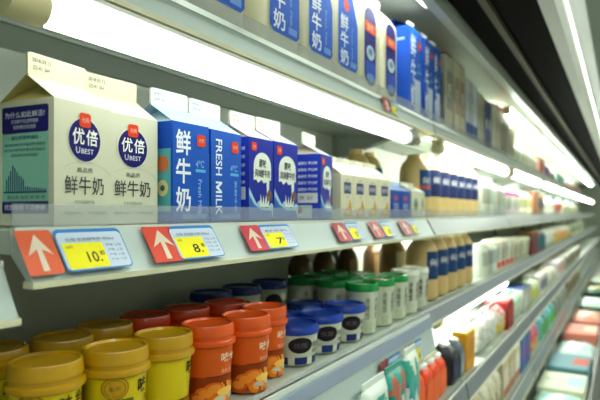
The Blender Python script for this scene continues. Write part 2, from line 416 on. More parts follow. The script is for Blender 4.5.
def front_yog(m, M, w, h):
    wt = ink('dfe8dc'); dk = ink('20243c')
    m.rect(0, h * .5, w * .995, h * .99, M, ink('1c2a98'), Z1)
    p = []
    for k in range(13): a = math.radians(180 - k * 15); p.append((w * (.04 + .36 * math.cos(a)), h * (.66 + .17 * math.sin(a))))
    p += [(w * .40, h * .50), (w * .33, h * .50), (w * .31, h * .30), (w * .23, h * .30), (w * .21, h * .47), (w * .08, h * .46), (0, h * .50), (-w * .14, h * .46), (-w * .22, h * .50), (-w * .32, h * .49)]
    m.flat(p, M, wt, Z2)
    m.text('原味', w * .04, h * .70, w * .3, h * .10, M, dk, Z3, .02); m.text('风味酸牛奶', w * .04, h * .575, w * .62, h * .10, M, dk, Z3, .015)
    tile(m, M, -w * .30, h * .89, w * .2)
    q = [(-w * .5, h * .02), (w * .5, h * .02), (w * .5, h * .20)] + [(w * (.5 - k * .1), h * (.20 + .05 * math.cos(k * 1.1))) for k in range(1, 8)] + [(-w * .35, h * .30), (-w * .5, h * .40)]
    m.flat(q, M, ink('9cccde'), Z2)
    q = [(-w * .5, h * .01), (w * .5, h * .01), (w * .4, h * .13), (0, h * .13), (-w * .3, h * .20), (-w * .5, h * .31)]
    m.flat(q, M, ink('3c68b8'), Z3)
    for k in range(4): m.flat([(w * (-.08 + k * .09), h * .17), (w * (.03 + k * .09), h * .17), (w * (-.04 + k * .12), h * (.33 - .02 * (k % 2)))], M, wt, Z3)
    m.ell(w * .32, h * .31, w * .2, h * .14, M, ink('7a5a48'), Z3)
def side_yog(m, M, d, h):
    wt = ink('e8eefc')
    m.rect(0, h * .5, d * .99, h * .99, M, ink('2840c0'), Z1)
    for k in range(5): m.text('无添加 真酸奶 更健康', d * .02, h * (.86 - k * .10), d * .8, h * .05, M, wt, Z2, .01)
    m.rect(0, h * .33, d * .86, h * .15, M, ink('e8ece8'), Z2, .002); m.text('品 质 好', 0, h * .33, d * .6, h * .06, M, ink('506048'), Z3)
    m.rect(-d * .05, h * .12, d * .66, h * .2, M, ink('c8d8d8'), Z2); m.ell(-d * .12, h * .14, d * .3, h * .1, M, ink('b04a38'), Z3)
def front_cream(m, M, w, h):
    m.rect(w * .02, h * .70, w * .58, h * .26, M, ink('44486e'), Z1); m.text('纯牛奶', w * .02, h * .70, w * .46, h * .13, M, ink('c8ccd8'), Z2, .01)
    m.text('低温', w * .02, h * .88, w * .3, h * .05, M, ink('6a6c60'), Z1); m.text('含钙', w * .05, h * .51, w * .2, h * .05, M, ink('8a8a70'), Z1)
    m.flat([(w * -.34, h * .06), (w * .36, h * .06), (w * .38, h * .26), (w * .2, h * .46), (w * .1, h * .28), (w * -.15, h * .22)], M, ink('c8a050'), Z1)
    m.ell(w * .05, h * .15, w * .4, h * .12, M, ink('e0c890'), Z2)
def front_smallblue(m, M, w, h):
    m.rect(0, h * .45, w * .98, h * .88, M, ink('1c48a8'), Z1); m.ell(-w * .05, h * .72, w * .4, h * .2, M, ink('b84a60'), Z2); m.text('鲜奶', 0, h * .4, w * .5, h * .3, M, ink('c8d8f0'), Z2)
def front_smallwhite(m, M, w, h):
    m.ell(0, h * .5, w * .5, h * .5, M, ink('9aa488'), Z1); m.text('酸奶', 0, h * .5, w * .4, h * .2, M, ink('4a5040'), Z2)

XF = -.68
def mid_spot(u0, u1, d):
    ya, yb = yx(u0, XF), yx(u1, XF); return W(XF - d / S / 2, (ya + yb) / 2, ZB), (yb - ya) * S
def carton_h(u, v): return (zx(u, v, XF) - ZB) * S

# two large white cartons; weaker light on cream gussets painted as darker yellow
dW = .0835; wW = .0855
a = math.radians(6.4)
cx, cy = XF * S, yx(54, XF) * S
ctr = Vector((cx, cy, 0)) + Matrix.Rotation(a, 3, 'Z') @ Vector((-dW / 2, wW / 2, 0))
h0 = carton_h(54, 96.5)
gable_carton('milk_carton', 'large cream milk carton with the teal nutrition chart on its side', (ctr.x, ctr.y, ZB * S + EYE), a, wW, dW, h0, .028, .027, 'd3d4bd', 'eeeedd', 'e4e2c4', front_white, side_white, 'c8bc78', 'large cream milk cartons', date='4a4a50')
cx, cy = XF * S, yx(112.5, XF) * S
a2 = math.radians(-1.5)
cx -= .020; cy += .006
ctr = Vector((cx, cy, 0)) + Matrix.Rotation(a2, 3, 'Z') @ Vector((-dW / 2, wW / 2, 0))
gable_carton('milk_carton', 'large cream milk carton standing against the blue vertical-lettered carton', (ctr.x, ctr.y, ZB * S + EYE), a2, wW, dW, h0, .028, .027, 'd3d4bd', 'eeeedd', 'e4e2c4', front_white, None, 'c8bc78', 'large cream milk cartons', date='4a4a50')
# blue fresh milk cartons
for u0, u1, v, eng, lab in ((173, 208.5, 120.5, False, 'bright blue milk carton with tall white Chinese characters down its front'), (209.5, 241, 129, True, 'bright blue milk carton with white English lettering running down its front')):
    loc, w = mid_spot(u0, u1, .085)
    gable_carton('milk_carton', lab, loc, math.radians(2 if eng else -1), w, .085, carton_h(u0, v), .026, .025, '1a50bc', 'bcdcf2', 'e2e8e6', lambda m, M, w, h, e=eng: front_blue(m, M, w, h, '', e), side_blue, None, 'blue fresh milk cartons')
# dark blue yoghurt cartons
for u0, u1, v, rz, lab in ((249, 272.5, 136.5, 0, 'dark blue yoghurt carton with a dripping white splash beside the English-lettered carton'), (274, 297.5, 141, 0, 'dark blue yoghurt carton with a dripping white splash, middle of three'), (319, 331.5, 154, 8, 'dark blue yoghurt carton showing its text-covered side, next to small cream cartons')):
    loc, w = mid_spot(u0, u1, .08)
    w = max(w, .072)
    gable_carton('yoghurt_carton', lab, loc, math.radians(rz), w, .08, carton_h(u0, v), .022, .025, '1c2a98', 'd8dcf0', 'ecece0', front_yog, side_yog, 'e8e0d0', 'dark blue yoghurt cartons', date='c05048')
# small cream cartons and the little ones at the shelf end
uu = [341, 353.5, 366, 378.5, 390.5]
for k in range(4):
    loc, w = mid_spot(uu[k], uu[k + 1] - .4, .085)
    gable_carton('milk_carton', f'{ORD[k]} of four small cream cartons with a navy square, counting from the dark blue carton', loc, 0, w, .085, carton_h(341, 174), .032, .012, 'd6d4b8', 'f0f0e4', 'e0e0c8', front_cream, None, 'd0cca8', 'small cream milk cartons')
for k, (u0, u1) in enumerate(((391.5, 400.5), (401, 410))):
    loc, w = mid_spot(u0, u1, .07)
    gable_carton('milk_carton', f'{ORD[k]} of two little blue cartons after the small cream cartons', loc, 0, w, .07, carton_h(391, 190), .018, .010, '1c48a8', '9cc0f0', 'c8d8f0', front_smallblue, None, None, 'little blue cartons')
for k, (u0, u1) in enumerate(((411.5, 420), (420.6, 424.5))):
    loc, w = mid_spot(u0, u1, .07)
    gable_carton('milk_carton', f'{ORD[k]} of two little whitish cartons at the end of the milk shelf', loc, 0, w, .07, carton_h(411, 191), .018, .010, 'd2d6bc', 'eef0e2', 'e8e8d8', front_smallwhite, None, None, 'little white cartons')
# one more row behind the front cartons, just seen in the gaps
loc, w = mid_spot(300, 322, .08)
gable_carton('yoghurt_carton', 'pale-topped yoghurt carton standing deeper in the gap between dark blue cartons', loc + Vector((-.10, -.02, 0)), 0, .078, .08, carton_h(320, 154), .022, .030, '2236a8', 'e8e8e0', 'f2f2e8', front_yog, None, 'e8e0d0')

# ---------------------------------------------------------------- price tags and arrow cards
def on_rail(u, xt, zt_, xb, zb):
    xm = (xt + xb) / 2; return W(xm, yx(u, xm), (zt_ + zb) / 2), math.atan2(xb - xt, zt_ - zb)
def tag_frame(t, tilt):
    M = FRONT(0); return Matrix.Rotation(-tilt, 4, 'Y') @ M
def price_tag(label, u0, u1, rail, hh, price, small=False, group='price tags on the middle rail', shift=0):
    xt, z0, xb, z1 = rail; loc, tilt = on_rail((u0 + u1) / 2, *rail)
    xm = (xt + xb) / 2; w = (yx(u1, xm) - yx(u0, xm)) * S
    t = thing('price_tag', label, 'price tag', loc + Vector((.0055, 0, shift)), 0, group); M = tag_frame(t, tilt)
    m = MB(); m.rect(0, 0, w, hh, M, plas('2a7ac0'), .0008, .006)
    m.rect(.0, -.03 * hh, w * .965, hh * .88, M, card('c0d0e4'), .0011, .005); bh = m.build('blue_holder', t, False)
    m = MB(); m.rect(-w * .16, -hh * .15, w * .58, hh * .60, M, card('e8e000'), .0015)
    if price:
        m.text(price[0], -w * .06, -hh * .2, w * .20, hh * .26, M, ink('20241c'), .0018, .012); m.text(price[1], w * .075, -hh * .12, w * .07, hh * .11, M, ink('20241c'), .0018, .01)
        m.text('会员价', -w * .36, hh * .06, w * .1, hh * .07, M, ink('404020'), .0018)
    m.build('price_panel', bh, False)
    m = MB(); m.text('光明 优倍鲜牛奶 950ml' if not small else '鲜牛奶', -w * .02, hh * .23, w * .72, hh * .10, M, ink('5c6474'), .0016)
    for k in range(4): m.text('产地 上海', w * .30, hh * (.06 - .12 * k), w * .24, hh * .07, M, ink('6a7488'), .0016)
    m.build('small_print', bh, False); return t
def arrow_card(label, u0, u1, rail, hh, col, group='red arrow cards on the middle rail', arrow='d8c8b4'):
    xt, z0, xb, z1 = rail; loc, tilt = on_rail((u0 + u1) / 2, *rail)
    xm = (xt + xb) / 2; w = (yx(u1, xm) - yx(u0, xm)) * S
    t = thing('arrow_card', label, 'sign card', loc + Vector((.0055, 0, 0)), 0, group); M = tag_frame(t, tilt)
    m = MB(); m.rect(0, 0, w, hh, M, plas(col), .0008, .003); m.build('card', t, False)
    m = MB(); m.flat([(-.09 * w, -.42 * hh), (.09 * w, -.42 * hh), (.07 * w, .06 * hh), (.36 * w, -.08 * hh), (.0, .40 * hh), (-.36 * w, -.08 * hh), (-.07 * w, .06 * hh)], M, ink(arrow), .0012)
    m.build('arrow', t, False); return t
RB = (-.652, ZB - .004, -.616, ZBb + .006)
hh = math.hypot(RB[2] - RB[0], RB[1] - RB[3]) * S * .96
arrow_card('orange-red card with a pale up arrow at the start of the milk rail', 18, 54, RB, hh, 'd2582c')
price_tag('blue-edged price tag under the chart carton reading 10', 58, 124, RB, hh, ('10.', '80'))
arrow_card('red card with a pale up arrow between the two large price tags', 145, 174, RB, hh, 'd2402a')
price_tag('blue-edged price tag under the blue cartons reading 8', 171, 216, RB, hh, ('8.', '80'))
arrow_card('crimson arrow card under the first dark blue yoghurt carton', 242, 261, RB, hh * .9, 'c02838')
price_tag('price tag under the middle dark blue yoghurt carton', 261, 291, RB, hh * .9, ('7', '5'), True)
for k, (a, b, c, d, e, f) in enumerate(((333, 345, 346, 359, 1, 0), (369, 379, 380, 391, 1, 0), (399, 408, 409, 416, 1, 0))):
    nm = ('first', 'second', 'third')[k]
    arrow_card(f'{nm} of three small dark red arrow cards below the small cream cartons', a, b, RB, hh * .86, 'a82c3c')
    price_tag(f'{nm} of three small yellow price tags below the small cream cartons', c, d, RB, hh * .86, ('5', '8'), True)
RC = (-.560, ZC + (ZCb - ZC) * .40, -.549, ZCb)
hc = math.hypot(RC[2] - RC[0], RC[1] - RC[3]) * S * .94
price_tag('blue price tag low on the cup shelf rail below the blue lids', 293, 318, RC, hc, ('3', '9'), True, 'price tags on the cup shelf rail')
arrow_card('dull red card on the cup shelf rail above the teal bags', 379, 386, RC, hc, '96403c', 'red cards on the cup shelf rail', 'a86860')
price_tag('yellow-green price tag on the cup shelf rail above the teal bags', 387, 399, RC, hc, ('4', '5'), True, 'price tags on the cup shelf rail')
arrow_card('dull red card at the end of the cup shelf rail', 407, 412, RC, hc, '8a5048', 'red cards on the cup shelf rail', 'a86860')
price_tag('yellow-green price tag at the end of the cup shelf rail', 413, 420, RC, hc, ('4', '5'), True, 'price tags on the cup shelf rail')
RA = (-.624, ZA - .002, -.616, ZAb + .002)
arrow_card('thin red card on the upper shelf rail below the tall blue cartons', 381, 388, RA, .034, 'a04038', 'cards on the upper rail')
price_tag('small yellow tag on the upper shelf rail below the tall blue cartons', 389, 397, RA, .034, ('9', '8'), True, 'cards on the upper rail')

TURN = 0
# ---------------------------------------------------------------- cups with stepped lids
def cup(label, x, y, zlid, R, colb, coll, kind, group, ztop=None, z0=ZC):
    H = (zlid - z0) * S; t = thing('dessert_cup', label, 'cup', W(x, y, z0), 0, group)
    r0, r1 = R * .76, R * .90; hb = H - .0265
    m = MB(); m.lathe([(r0 * .96, 0), (r0, .004), (r1, hb)], plas(colb), 36); cb = m.build('cup_body', t)
    m = MB()
    m.lathe([(R * .93, hb - .003), (R, hb - .001), (R * 1.01, hb + .002), (R * .99, hb + .0045), (R * .925, hb + .006), (R * .93, hb + .010), (R * .955, hb + .0115), (R * .935, H - .0025), (R * .905, H), (R * .84, H), (R * .80, H - .003), (R * .3, H - .005)], mat(coll, .24, var=.02, spec=.6), 40)
    m.build('lid', t)
    a0 = math.radians(4 + TURN); sl = (r1 - r0) / hb; M = cylmap(r0, sl, a0)
    m = MB()
    def band(y0, y1, col, z=Z1):
        for k in range(24):
            q0, q1 = r0 * (-math.pi + 2 * math.pi * k / 24), r0 * (-math.pi + 2 * math.pi * (k + 1) / 24)
            m.flat([(q0, y0), (q1, y0), (q1, y1), (q0, y1)], M, col, z)
    def blob(a, y, w, h, col, z): m.ell(r0 * math.radians(a), y, w, h, M, col, z, 16)
    if kind == 'orange':
        band(.003, hb * .5, ink('923a10'))
        for a_, y_, w_, c_ in ((-60, .2, .03, 'e07018'), (-38, .26, .03, 'd86018'), (-5, .23, .036, 'f0a030'), (28, .22, .03, 'e07820'), (-22, .10, .034, 'e88020'), (12, .08, .03, 'd86014'), (-80, .12, .03, 'c85818'), (45, .12, .028, 'e88828')):
            blob(a_, hb * y_ * 1.18, w_ * .9, w_ * .66, ink(c_), Z2 + .0001 * abs(a_) / 10); blob(a_ + 2, hb * y_ * 1.18 + .001, w_ * .6, w_ * .4, ink('f4ac48' if w_ > .03 else 'ec8c2c'), Z2 + .0001 * abs(a_) / 10 + .0003)
        blob(-5, hb * .25, .028, .012, ink('f8c860'), .0022); blob(-5, hb * .15, .034, .008, ink('c8c0b0'), .0022)
        m.text('味全', r0 * math.radians(2), hb * .80, .026, .013, M, ink('e8d8b8'), Z2, .02); m.text('果肉 橙子', 0, hb * .58, .022, .006, M, ink('e8c090'), Z2)
        m.rect(0, hb * .505, .06, .0015, M, ink('5a2a10'), Z2)
    else:
        band(.003, hb * .36, ink('a86a18'))
        for a_, y_, w_, c_ in ((-60, .2, .03, 'd89028'), (-30, .22, .03, 'c87820'), (0, .18, .034, 'e0a838'), (30, .22, .03, 'c87828')): blob(a_, hb * y_, w_, w_ * .7, ink(c_), Z2 + .0001 * abs(a_) / 10)
        m.text('味', r0 * math.radians(-6), hb * .82, .013, .018, M, ink('181a14'), Z2, .02); m.text('全', r0 * math.radians(22), hb * .86, .010, .016, M, ink('181a14'), Z2, .02)
        m.text('黄桃', r0 * math.radians(12), hb * .62, .012, .010, M, ink('6a6418'), Z2)
        if TURN < 20:
            sx = r0 * math.radians(-62)
            for q, c_ in ((.026, '8c6414'), (.0235, 'c8a01c'), (.020, 'a07414'), (.0175, 'c89820')): m.ell(sx, hb * .84, q, q, M, ink(c_), Z2 + (.026 - q) * .12, 18)
            m.text('金奖', sx, hb * .84, .011, .005, M, ink('7a5810'), .0022); m.rect(r0 * math.radians(-58), hb * .60, .032, .016, M, ink('5c6a20'), Z2); m.text('果粒多多', r0 * math.radians(-58), hb * .60, .026, .006, M, ink('c8c890'), Z3)
        else: m.text('OO', r0 * math.radians(8), hb * .5, .010, .008, M, ink('7a7418'), Z2)
        m.rect(0, hb * .37, .06, .0015, M, ink('4a3a10'), Z2)
    m.build('cup_print', cb, False); return t
ZLID = -.2; RC_ = .0515 * S
spots = [onz(u, v, ZLID) for u, v in ((46, 359), (123, 343.5), (162, 333), (209, 322), (242, 314.5), (257, 305.5), (-4, 347), (61, 336), (105, 324), (148, 314), (190, 307), (226, 303))]
for _ in range(60):                                  # cups stand side by side, never inside one another
    for i in range(12):
        for j in range(i):
            a_, b_ = Vector(spots[i]), Vector(spots[j]); q = a_ - b_
            if q.length < .1035:
                q = q.normalized() * (.104 - q.length) / 2; spots[i] = tuple(a_ + q); spots[j] = tuple(b_ - q)
cl = ('yellow dessert cup with lid at the start of the front row', 'yellow dessert cup showing a round seal, second in the front row', 'yellow dessert cup standing against the first orange cup in front',
      'orange dessert cup beside the last yellow cup of the front row', 'orange dessert cup in the middle of three on the front row', 'orange dessert cup at the shelf edge before the blue-lidded tubs')
for k, (x, y) in enumerate(spots):
    TURN = (0, 16, 22, 0, 0, 0)[k] if k < 6 else 0
    if k < 6: o_ = k > 2; lab = cl[k]
    else: o_ = k > 8; lab = f"{ORD[k - 6]} cup of the second row behind, with {'a red-orange' if o_ else 'a yellow'} lid"
    if k < 6: cup(lab, x, y, ZLID, RC_, 'dc5a10' if o_ else 'd8c010', 'dc5410' if o_ else 'c0930a', 'orange' if o_ else 'yellow', 'orange cups' if o_ else 'yellow cups')
    else: cup(lab, x, y, ZLID, RC_, 'c84a10' if o_ else 'd8c010', 'c23a10' if o_ else 'c0930a', 'orange' if o_ else 'yellow', 'second row of cups')

# blue-lidded tubs
def tub(label, x, y, zlid, R, lid, label_col, group, z0=ZC, band='20306e', name='yoghurt_tub', body='c8ccb8', lidh=.012, black=True, words='70786a'):
    H = (zlid - z0) * S; t = thing(name, label, 'tub', W(x, y, z0), 0, group); hb = H - lidh
    r0, r1 = R * .80, R * .95
    m = MB(); m.lathe([(r0 * .95, 0), (r0, .003), (r1, hb)], plas(body), 32); tb = m.build('tub_body', t)
    m = MB(); m.lathe([(R * .96, hb - .005), (R * 1.0, hb - .004), (R * 1.0, hb + lidh * .35), (R * .965, hb + lidh * .55), (R * .95, H), (R * .86, H), (R * .83, H - .003), (R * .3, H - .0035)], mat(lid, .22, var=.02), 36); m.build('lid', t)
    M = cylmap(r0, (r1 - r0) / hb, math.radians(-5)); m = MB()
    for k in range(20):
        q0, q1 = r0 * (-math.pi + 2 * math.pi * k / 20), r0 * (-math.pi + 2 * math.pi * (k + 1) / 20)
        m.flat([(q0, hb * .04), (q1, hb * .04), (q1, hb * .26), (q0, hb * .26)], M, ink(band if k % 3 else label_col), Z1)
    if black:
        m.ell(r0 * math.radians(-38), hb * .62, R * .9, hb * .48, M, ink('1c1a22'), Z2, 18); m.text('优酪', r0 * math.radians(-38), hb * .62, R * .5, hb * .16, M, ink('6a5a5c'), Z3)
        m.text('希腊', r0 * math.radians(12), hb * .62, R * .5, hb * .18, M, ink('3a3c40'), Z2); m.text('酸奶', r0 * math.radians(12), hb * .42, R * .4, hb * .12, M, ink('3a3c40'), Z2)
    else:
        for k in range(3): m.text('老酸奶', r0 * math.radians(-40 + 40 * k), hb * .58, hb * .5, R * .24, M, ink(words), Z2, .01, -math.pi / 2)
    m.build('tub_print', tb, False); return t
XT = -.655
fr = [(296, 322), (322, 312), (346, 303)]
for k, (u, v) in enumerate(fr):
    y = yx(u, XT); z = zx(u, v, XT)
    tub(('blue-lidded yoghurt tub beside the last orange cup', 'blue-lidded yoghurt tub in the middle of the front three', 'blue-lidded yoghurt tub next to the green-lidded jars')[k], XT - .004, y, z, .058 * S, '1c3c9c', 'd0d4c0', 'blue-lidded tubs in front')
for r in range(2):
    for k, (u, v) in enumerate(fr):
        tub(f'{ORD[k]} blue-lidded tub of the {("second", "third")[r]} row back', XT - .122 * (r + 1), yx(u, XT) - .01, zx(296, 322, XT) + .055 * r, .055 * S, '18327e', 'd0d4c0', 'blue-lidded tubs behind')
x = -.99; y = yx(250, x)
tub('tall navy-lidded tub behind the orange cups', x, y, zx(250, 292, x), .058 * S, '14245c', 'c0c4b0', 'navy tubs', lidh=.02)
# green-lidded jars
gu = (362, 379, 393)
for r in range(3):
    for k, u in enumerate((1, 2, 3) if r else (0, 1, 2)):
        if r == 0:
            x = XT; y = yx(gu[k], x)
        else:
            x = XT - .11 * r; y = yx(gu[0], XT) + .03 + k * .112
            if y > yx(405, XT) - .09: continue
        z = zx(372, 280, XT)
        tub(f'{ORD[k]} green-lidded yoghurt jar of the {ORD[r]} row from the shelf edge', x, y, z, .05 * S, '0c8a3c', 'c8d0b8', 'green-lidded jars', band='b8c0a4', name='yoghurt_jar', body='ccd2be', black=False)
for k, u in enumerate((405, 416)):
    y = yx(405, XT) + .108 * k; z = zx(411, 268, XT)
    tub(f'{ORD[k]} white-lidded tub with black print after the green jars', XT, y, z, .05 * S, 'd8dccc', 'c8ccb8', 'white-lidded tubs', band='c0c4b0', name='yoghurt_tub', body='d2d6c6', black=False, words='2a2a24')
# ---------------------------------------------------------------- bottles
BOT = {}
def bottle(name, label, loc, R, H, body, cap, lab, group=None, sq=0.0, rz=0.0, style='round', text=None, neck=.32, cat='bottle', lab2=None, capr=.52):
    key = (name, round(R, 3), round(H, 3), body, cap, lab, sq, style, text, lab2)
    if key in BOT: return dup(BOT[key], loc, rz, label, group)
    t = thing(name, label, cat, loc, rz, group)
    m = MB(); sh = H * .76
    m.lathe([(R * .9, 0), (R, .006), (R, sh * .93), (R * .96, sh * 1.03), (R * .82, sh * 1.14), (R * .55, sh * 1.23), (R * .5, H * .98)] if style == 'dome' else [(R * .9, 0), (R, .006), (R, sh * .93), (R * .93, sh + .3 * (H - sh) * .3), (R * .76, sh + (H - sh) * .45), (R * .52, sh + (H - sh) * .66), (R * .46, H - H * .06)], plas(body), 32 if H > .12 else 20, sq=sq)
    bb = m.build('bottle_body', t)
    m = MB(); m.lathe([(R * capr, H * (.965 if style == 'dome' else .91)), (R * capr, H * .99), (R * capr * .92, H)], plas(cap), 18); m.build('cap', t)
    if lab:
        M = cylmap(R * (1.0 if not sq else 1.005), 0, math.radians(-12)); m = MB()
        if sq: M = FRONT(2 * R * 1.0)
        if style != 'flat':
            n = 12
            for k in range(n):
                q0, q1 = R * math.radians(-42 + 84 * k / n), R * math.radians(-42 + 84 * (k + 1) / n)
                m.flat([(q0, sh * .42), (q1, sh * .42), (q1, sh * .98), (q0, sh * .98)], M, ink(lab), Z1)
                if lab2: m.flat([(q0, sh * .58), (q1, sh * .58), (q1, sh * .66), (q0, sh * .66)], M, ink(lab2), Z2)
            if text: m.text(text, 0, sh * .75, R * 1.1, sh * .16, M, ink('d0d4d8'), Z2, .01)
        else:
            m.rect(0, sh * .5, R * 1.6, sh * .7, M, ink(lab), Z1)
            if lab2: m.rect(0, sh * .32, R * 1.6, sh * .2, M, ink(lab2), Z2)
            if text: m.text(text, 0, sh * .62, R * 1.1, sh * .2, M, ink('e0e4e0'), Z2, .01)
        m.build('bottle_label', bb, False)
    BOT[key] = t; return t

# milk jugs on the upper shelf
def jug(label, y, kind, x=-.725):
    w = .119; d = .112; H = .262; t = thing('milk_jug', label, 'jug', W(x, y, ZA), 0, 'white milk jugs on the upper shelf')
    body = mat('ebe8cc', .38, var=.03)
    m = MB(); R = w / 2
    m.lathe([(R * .92, 0), (R, .008), (R, .190), (R * .97, .205), (R * .72, .228), (R * .40, .243), (R * .38, .252)], body, 40, sq=.75); jb = m.build('jug_body', t)
    m = MB(); m.tube([(-R * .55, 0, .222), (-R * .95, 0, .238), (-R * 1.12, 0, .20), (-R * 1.12, 0, .13), (-R * .92, 0, .09)], .009, body, 10); m.build('handle', t)
    m = MB(); m.lathe([(R * .46, .244), (R * .47, .262), (R * .42, .266)], plas('f0f0e8'), 20); m.build('cap', t)
    M = FRONT(2 * R * 1.005); m = MB()
    if kind == 'blue':
        lw, l0, l1 = w * .80, .033, .205; r = .010; xa, xb = -lw / 2 , lw / 2
        m.flat([(xa + r, l0), (xb - r, l0), (xb, l0 + r), (xb, .135), (xb - lw * .34, l1), (xa, l1), (xa, l0 + r)], M, ink('1a56bc'), Z1)
        for k, ch in enumerate('鲜牛奶'): m.text(ch, -lw * .20, .128 - .036 * k, lw * .40, .033, M, ink('e4ecf4'), Z2, .02)
        m.ell(-lw * .10, .165, lw * .26, lw * .26, M, ink('dc4a28'), Z2)
        m.text('Fresh Milk', lw * .2, .09, .07, lw * .08, M, ink('8ab0e4'), Z2, 0, -math.pi / 2); m.rect(lw * .26, l0 + .014, lw * .3, .012, M, ink('6a94d4'), Z2)
    else:
        m.rect(0, .112, w * .56, .180, M, ink('1c1e6e'), Z1, .03)
        m.rect(0, .155, w * .50, .024, M, ink('e0562c'), Z2, .004); m.text('致优', 0, .155, w * .3, .014, M, ink('f0d8c0'), Z3)
        m.ell(0, .098, w * .38, .034, M, ink('b8ccd8'), Z2); m.ell(0, .10, w * .2, .016, M, ink('6888a8'), Z3)
        m.rect(0, .06, w * .5, .034, M, ink('2a4cb0'), Z2, .006); m.ell(0, .04, w * .4, .02, M, ink('7090c8'), Z3)
    m.build('jug_label', jb, False); return t
XJ = -.645
for k, (u, kd, lab) in enumerate(((226, 'blue', 'white milk jug showing only the bottom of its blue label'), (286, 'blue', 'white milk jug with blue label, second along the upper shelf'), (322, 'blue', 'white milk jug with blue label, third along the upper shelf'),
                    (349, 'blue', 'white milk jug with blue label beside the navy-labelled jugs'), (371, 'navy', 'white jug with rounded navy label beside the last blue label'), (391.5, 'navy', 'white jug with rounded navy label beside the tall blue carton'))):
    jug(lab, yx(u, XJ), kd)
# tall blue cartons with white screw caps
for k, (u0, u1) in enumerate(((409, 422.5), (424.5, 433.5), (434, 440.5))):
    x = -.65; ya, yb = yx(u0, x), yx(u1, x); w = min((yb - ya) * S, .105)
    gable_carton('milk_carton', ('tall blue carton with white cap right beside the white jugs', 'second tall blue carton with white cap on the upper shelf', 'third tall blue carton with white cap on the upper shelf')[k],
        W(x - .062, (ya + yb) / 2, ZA), 0, w, .095, (zx(409, 24, x) - ZA) * S, .022, .004, '1648b0', '16429c', '1648b0',
        lambda m, M, w, h: (front_blue(m, M, w, h, '', False), m.rect(w * .1, h * .25, w * .5, h * .36, M, ink('b8c8dc'), Z3)), lambda m, M, d, h: (m.rect(d * .1, h * .86, d * .5, h * .03, M, ink('a8c4ec'), Z1),), None, 'tall blue cartons', cap='f0f0ec')

# ---------------------------------------------------------------- simple packs for the blurred bays
def box_pack(name, label, loc, w, d, h, body, top, lab, group=None, cap=None, text=None, band=None, cat='carton', rz=0.0):
    key = ('box', name, round(w, 3), round(d, 3), round(h, 3), body, top, lab, cap, text, band)
    if key in BOT: return dup(BOT[key], loc, rz, label, group)
    t = thing(name, label, cat, loc, rz, group)
    m = MB(); m.box((0, 0, h / 2), (d, w, h), card(body), min(.004, w * .08)); cb = m.build('carton_body', t)
    m = MB(); M = FRONT(d)
    if lab: m.rect(0, h * .55, w * .8, h * .5, M, ink(lab), Z1)
    if band: m.rect(0, h * .2, w * .96, h * .22, M, ink(band), Z1)
    if text: m.text(text, 0, h * .55, w * .6, h * .2, M, ink('e8e8e0'), Z2, .01)
    if lab or band: m.build('front_print', cb, False)
    if lab: m = MB(); m.rect(0, h * .55, d * .7, h * .4, SIDE(w), ink(lab), Z1); m.build('side_print', cb, False)
    if top:
        m = MB(); m.box((0, 0, h + .003), (d * .96, w * .96, .008), card(top), .002); m.build('top_flap', t)
    if cap:
        m = MB(); m.lathe([(.011, h), (.012, h + .002), (.012, h + .016), (.010, h + .018)], plas(cap), 16, c=(d * .15, 0, 0)); m.build('screw_cap', t)
    BOT[key] = t; return t
def bag_pack(name, label, loc, w, d, h, cols, group=None, rz=0.0, cat='bag', lying=False):
    t = thing(name, label, cat, loc, rz, group); m = MB(); n = 14; vs, fs, ids = [], [], []
    ph = random.random() * 6
    for j in range(n + 1):
        for i in range(n + 1):
            for sgn in (1, -1): pass
    def pt(i, j, sgn):
        a, b = i / n * 2 - 1, j / n * 2 - 1
        th = (max(0, 1 - a ** 4) * max(0, 1 - b ** 4)) ** .5
        wr = .08 * math.sin(a * 9 + ph) * math.cos(b * 7 + ph * 2) + .05 * math.sin(a * 17 + b * 13 + ph)
        k = 1 - .06 * abs(b) * math.cos(a * 3)
        if lying: return Vector((a * d / 2 * k, b * w / 2, h / 2 + sgn * h / 2 * th * (1 + wr * (sgn > 0))))
        return Vector((sgn * d / 2 * th * (1 + wr), a * w / 2 * k, (b + 1) * h / 2))
    for sgn in (1, -1):
        V = [[m.bm.verts.new(pt(i, j, sgn)) for i in range(n + 1)] for j in range(n + 1)]
        for j in range(n):
            for i in range(n):
                f = m.bm.faces.new((V[j][i], V[j][i + 1], V[j + 1][i + 1], V[j + 1][i])); f.smooth = True
                q = (j + .5) / n; c = cols[max(0, min(len(cols) - 1, int(q * len(cols) + .9 * math.sin(i * .9 + ph + j * .4) * math.cos(j * .7 + ph * 3))))]
                f.material_index = m.mi(mat(c, .28, var=.12, scale=50))
    bmesh.ops.remove_doubles(m.bm, verts=m.bm.verts[:], dist=1e-5)
    m.build('film_bag', t)
    m = MB()
    if lying:
        for s_ in (-1, 1): m.box((0, s_ * (w / 2 + .006), h / 2), (d * .9, .016, .004), plas(cols[-1]), .001)
    else: m.box((0, 0, h + .004), (.004, w * .92, .014), plas(cols[-1]), .001)
    m.build('sealed_edge', t); return t

